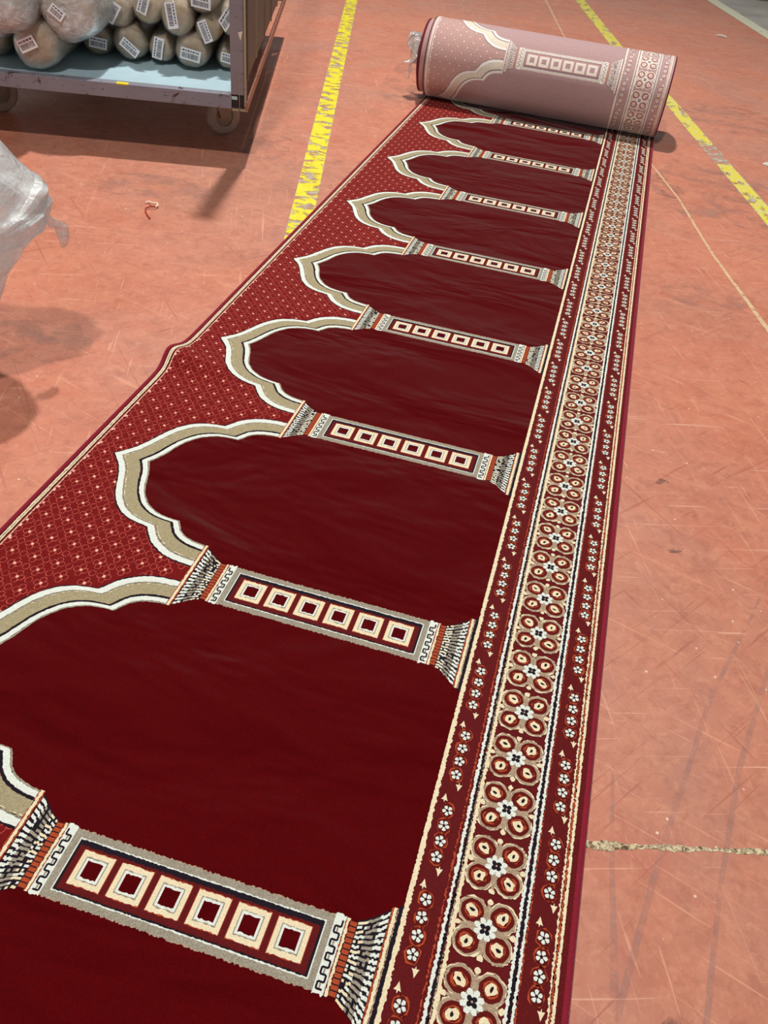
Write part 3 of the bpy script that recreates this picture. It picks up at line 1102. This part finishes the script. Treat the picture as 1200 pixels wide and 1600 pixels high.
# angle: the long side of the label against the horizontal, counter-clockwise as seen from the front
ROLLS = [
    # bottom row on the deck
    dict(lx=.806, z=.336, r=.088, D=.05, label='big tan roll on the trolley deck with crooked label, jutting out below the milky bundle', lab=(.066, .044, 24, -.018, .012), seed=1, mat=M_KRAFT2, sz=(1, 1.0)),
    dict(lx=1.02, z=.314, r=.066, D=.20, label='brown roll at the far left of the trolley deck, cut by the picture edge', lab=None, seed=2, mat=M_KRAFT2),
    dict(lx=.653, z=.312, r=.063, D=.36, label='roll in the bottom row just behind the big jutting roll, label lying level', lab=(.070, .040, -8, .012, -.006), seed=3, mat=M_KRAFT2),
    dict(lx=.514, z=.320, r=.070, D=.33, label='bottom-row roll in loose shiny film with its label slanting down', lab=(.078, .036, -38, .006, -.012), seed=4, mat=M_KRAFT2),
    dict(lx=.389, z=.306, r=.056, D=.35, label='small bottom-row roll with an upright label, squeezed between two larger rolls', lab=(.080, .040, 78, -.008, .006), seed=5, mat=M_KRAFT),
    dict(lx=.257, z=.319, r=.070, D=.30, label='bottom-row roll nearest the trolley front with a wide label low on its face', lab=(.080, .044, -12, -.002, -.008), seed=6, mat=M_KRAFT),
    dict(lx=.118, z=.299, r=.050, D=.35, label='small roll on the deck half hidden by the grey corner post', lab=(.050, .038, -10, .000, .002), seed=7, mat=M_KRAFT),
    # second row
    dict(lx=.673, z=.470, r=.112, D=.08, label='fat bundle in milky film with a small label, resting on the jutting tan roll', lab=(.055, .036, -38, -.034, -.012), seed=8, mat=M_KRAFT, film=M_MILK, lump=.10, extra=.008),
    dict(lx=.551, z=.430, r=.062, D=.32, label='second-row roll beside the fat milky bundle, label tilted to the upper corner', lab=(.078, .042, 58, -.010, .000), seed=9, mat=M_KRAFT2),
    dict(lx=.430, z=.452, r=.062, D=.32, label='second-row roll with steeply slanted label, overlapped by the oval roll', lab=(.078, .042, 70, -.006, .022), seed=10, mat=M_KRAFT),
    dict(lx=.308, z=.440, r=.066, D=.28, label='oval tan roll with an upright label, on top of the upright-label small roll', lab=(.084, .040, -82, -.014, .008), seed=11, mat=M_KRAFT, sz=(1.0, 1.1)),
    dict(lx=.190, z=.404, r=.052, D=.30, label='smaller roll wedged between the oval roll and the corner post, label leaning', lab=(.080, .036, -68, -.006, -.004), seed=12, mat=M_KRAFT),
    dict(lx=.098, z=.444, r=.052, D=.31, label='tall roll partly behind the corner post with a diagonal label', lab=(.074, .044, 46, -.010, .010), seed=13, mat=M_KRAFT, sz=(.9, 1.25)),
    # upper
    dict(lx=.208, z=.512, r=.060, D=.30, label='upper roll with a wide label, cut by the top of the picture', lab=(.078, .040, -6, .000, -.012), seed=14, mat=M_KRAFT2),
    dict(lx=.890, z=.500, r=.120, D=-.02, label='large bundle in milky white film in the top corner, jutting over the trolley edge', lab=None, seed=15, mat=M_GREYB, film=M_MILK, lump=.10, extra=.008),
    dict(lx=.940, z=.395, r=.054, D=.09, label='slim dusty pink roll tucked under the large milky corner bundle', lab=None, seed=16, mat=M_PINKB),
]
for d in ROLLS:
    wrapped(**d)

# ------------------------------------------------------------------ film bundle overhanging from the pallet at the side
def crumple(name, pts_rows, mat, parent, amp, seed, freq=9):
    """grid of points pushed about so that it creases like film"""
    verts, faces = [], []
    n = len(pts_rows[0])
    for r_ in pts_rows:
        for q in r_:
            v = Vector(q)
            d = mnoise.noise_vector(v * freq + Vector((seed, 0, 0)))
            d2 = mnoise.noise_vector(v * freq * 2.7 + Vector((0, seed, 0)))
            verts.append(v + d * amp + d2 * amp * .5)
    for i in range(len(pts_rows) - 1):
        for k in range(n - 1):
            faces.append((i * n + k, i * n + k + 1, (i + 1) * n + k + 1, (i + 1) * n + k))
    return mesh_obj(name, verts, faces, mat, parent)

bundle = empty('film_bundle', (-0.2784, 1.1689, 0.0), math.atan2(0.60984, 0.79253))
tag(bundle, 'bulging heap of whitish plastic film with a crumpled corner, before the trolley', 'plastic film')
BAG = [(-.3077, .6287), (-.143, .6522), (-.0526, .5699), (-.0214, .5353), (.0102, .4952), (.0377, .4608), (.0516, .4546), (.0606, .4428),
       (.0576, .424), (.0652, .4105), (.0604, .3974), (.0499, .3754), (.041, .3547), (.0266, .3524), (.0102, .3381), (-.0014, .328),
       (-.0142, .3024), (-.0345, .2753), (-.0564, .2481), (-.0683, .2148), (-.0849, .1796), (-.13, .09), (-.2209, .010), (-.36, .008), (-.46, .13), (-.43, .45)]
def densify(pl, n):
    out = []
    for a, b_ in zip(pl, pl[1:] + pl[:1]):
        for k in range(n):
            out.append((a[0] + (b_[0] - a[0]) * k / n, a[1] + (b_[1] - a[1]) * k / n))
    return out
def pillow(name, outline, cx, cz, thick, mat, parent, amp, freq, seed, rings=22, corner=None):
    """a puffed-out film shell: closed rings of its outline shrinking to the middle of either face"""
    verts, faces = [], []
    n = len(outline)
    for k in range(1, 2 * rings):
        a = PI * k / (2 * rings) - PI / 2
        sc, off = math.cos(a) ** .75, thick * math.sin(a)
        for (x, z) in outline:
            p = Vector((cx + (x - cx) * sc, off, cz + (z - cz) * sc))
            d = mnoise.noise_vector(p * freq + Vector((seed, 0, 0)))
            d2 = mnoise.noise_vector(p * freq * 3.1 + Vector((0, seed, 0)))
            w_ = 1.0
            if corner:
                w_ += 1.8 * math.exp(-((p.x - corner[0]) ** 2 + (p.z - corner[1]) ** 2) / .006)
            g = abs(math.sin(a))
            verts.append(p + (d * amp + d2 * amp * .45 * w_) * (.25 + .75 * g))
    m = 2 * rings - 1
    for k in range(m - 1):
        for q in range(n):
            r_ = (q + 1) % n
            faces.append((k * n + q, k * n + r_, (k + 1) * n + r_, (k + 1) * n + q))
    faces.append(tuple(range(n)))
    faces.append(tuple((m - 1) * n + q for q in reversed(range(n))))
    return mesh_obj(name, verts, faces, mat, parent)
pillow('film_wrap', densify(BAG, 5), -.19, .34, .15, M_FILMW, bundle, .020, 7, 3.0, corner=(.03, .40))
TAIL = [(.0371, .3655), (.0548, .3706), (.0641, .3579), (.0775, .3526), (.092, .344), (.0899, .3192), (.0843, .3005), (.0738, .2884), (.0685, .292),
        (.0637, .3177), (.0599, .3397), (.0477, .3435)]
pillow('film_tail', densify(TAIL, 3), .072, .335, 0.012, M_FILMT, bundle, .006, 30, 6.0, 6)

# ------------------------------------------------------------------ small things on the floor
core = empty('crumpled_film', (-0.05, YC, ZC))
rows = []
for i in range(16):
    t = i / 15
    rr = .035 + .045 * t
    rows.append([(.02 - .075 * t + .02 * math.sin(a * 3 + t * 4), rr * math.cos(a) - .02, .03 + rr * 1.0 * math.sin(a)) for a in [2 * PI * k / 28 for k in range(29)]])
o = crumple('film_wad', rows, M_FILMW, core, .022, 1.0, 16)
rows = []
for i in range(8):
    t = i / 7
    rows.append([(-.035 - .02 * s, -.07 - .03 * t + .05 * s, .06 - .16 * t) for s in [k / 6 for k in range(7)]])
crumple('film_strip', rows, M_FILMW, core, .016, 4.0, 18)
tag(core, 'crumpled clear plastic film poking out of the end of the carpet roll', 'plastic film')

M_THREAD = flat_mat('red_yarn', rgb(168, 60, 50), 0.8)
M_THREADW = flat_mat('pale_yarn', rgb(244, 220, 190), 0.8)
tp = [(-.556, 2.200, .004), (-.545, 2.205, .008), (-.530, 2.194, .010), (-.512, 2.200, .010), (-.500, 2.186, .010), (-.504, 2.172, .008),
      (-.520, 2.166, .008), (-.530, 2.150, .006), (-.520, 2.130, .004), (-.500, 2.105, .003), (-.478, 2.082, .003)]
yarn = empty('yarn_scrap', (-.52, 2.15, 0))
tag(yarn, 'short kinked scrap of red and cream yarn lying in front of the trolley', 'yarn')
o = tube('yarn', [(q[0] + .52, q[1] - 2.15, q[2]) for q in tp[:6]], .0034, M_THREADW, yarn)
o['label'] = 'cream end'
o = tube('yarn', [(q[0] + .52, q[1] - 2.15, q[2]) for q in tp[5:]], .0028, M_THREAD, yarn)
o['label'] = 'red end'

M_PAPER = flat_mat('white_paper', rgb(248, 246, 240), 0.6, 0.03)
def paper(x, y, w, d, ang, label):
    b = bmesh.new()
    n = 6
    top = [[b.verts.new((w * (i / n - .5), d * (j - .5) + .003 * math.sin(i), .003 + .006 * math.sin(PI * i / n) * (1 if j else .6))) for j in range(2)] for i in range(n + 1)]
    for i in range(n):
        b.faces.new((top[i][0], top[i + 1][0], top[i + 1][1], top[i][1]))
    bmesh.ops.solidify(b, geom=b.faces[:], thickness=.0015)
    o = bm_obj('paper_scrap', b, M_PAPER)
    o.location = (x, y, .001)
    o.rotation_euler = (0, 0, ang)
    tag(o, label, 'paper scrap')
    return o
paper(1.651, 7.50, .085, .06, -.15, 'small white paper scrap on the floor beyond the rolled end, near the pale line')
paper(1.775, 4.13, .06, .05, .8, 'white paper scrap at the picture edge beside the worn yellow line')

# dim goods across the aisle
def far_roll(x, y, r, length, ang, c, label, seed, nm):
    root = empty('far_roll', (x, y, r), ang)
    tag(root, label, 'carpet roll', 'carpet rolls across the grey aisle')
    lumpy_roll('roll_body', r, length, seed, kraft(nm, c), root, 0, lump=.05)
    lumpy_roll('plastic_wrap', r, length, seed + .3, M_FILM, root, .004, bulge=.4, lump=.06)
far_roll(2.02, 9.90, .15, 1.3, -.25, rgb(70, 56, 48), 'dark brown carpet roll lying across the grey aisle', 21, 'dark_brown_backing')
far_roll(2.33, 9.62, .15, 1.3, -.25, rgb(196, 172, 110), 'yellowish tan carpet roll lying beside the dark brown one', 22, 'yellow_tan_backing')

# ------------------------------------------------------------------ light
def lamp(name, loc, energy, size, color, target=(0.4, 2.6, 0)):
    l = bpy.data.lights.new(name, 'AREA')
    l.shape = 'DISK'
    l.size = size
    l.energy = energy
    l.color = color
    o = bpy.data.objects.new(name, l)
    o.location = loc
    d = Vector(target) - Vector(loc)
    o.rotation_euler = d.to_track_quat('-Z', 'Y').to_euler()
    return link(o)
lamp('high_bay_lamp', (-0.9, 5.1, 7.0), 510, 0.28, (1.0, 0.96, 0.90))
lamp('high_bay_lamp', (0.1, -0.9, 6.6), 228, 0.35, (1.0, 0.95, 0.88), (0.4, 1.6, 0))

w = bpy.data.worlds.new('hall')
SC.world = w
w.use_nodes = True
nt = w.node_tree
bg = nt.nodes['Background']
geo = nt.nodes.new('ShaderNodeTexCoord')
sep = nt.nodes.new('ShaderNodeSeparateXYZ')
nt.links.new(geo.outputs['Generated'], sep.inputs[0])
rp = nt.nodes.new('ShaderNodeValToRGB')
rp.color_ramp.elements[0].position = 0.0
rp.color_ramp.elements[0].color = (0.52, 0.52, 0.50, 1)
rp.color_ramp.elements[1].position = 0.55
rp.color_ramp.elements[1].color = (0.05, 0.05, 0.05, 1)
nt.links.new(sep.outputs['Z'], rp.inputs[0])
nt.links.new(rp.outputs[0], bg.inputs['Color'])
bg.inputs['Strength'].default_value = 1.15

# ------------------------------------------------------------------ camera
cam = bpy.data.cameras.new('camera')
cam.sensor_fit = 'VERTICAL'
cam.sensor_height = 32.0
cam.lens = 1286.714 / 1600 * 32.0
co = bpy.data.objects.new('camera', cam)
Rm = Matrix(((0.9577278, 0.27037430, 0.09826085), (0.24972107, -0.6117956, -0.7505635), (-0.14281753, 0.74337335, -0.6534518)))
rot = Matrix((Rm[0], -Rm[1], -Rm[2])).transposed()
M4 = rot.to_4x4()
M4.translation = Vector((0.958729, -0.438882, 1.182564))
co.matrix_world = M4
cam.clip_start = 0.02
link(co)
SC.camera = co
SC.view_settings.view_transform = 'Standard'
SC.view_settings.look = 'None'
SC.view_settings.gamma = 1
SC.view_settings.use_curve_mapping = False
SC.view_settings.exposure = 0.0
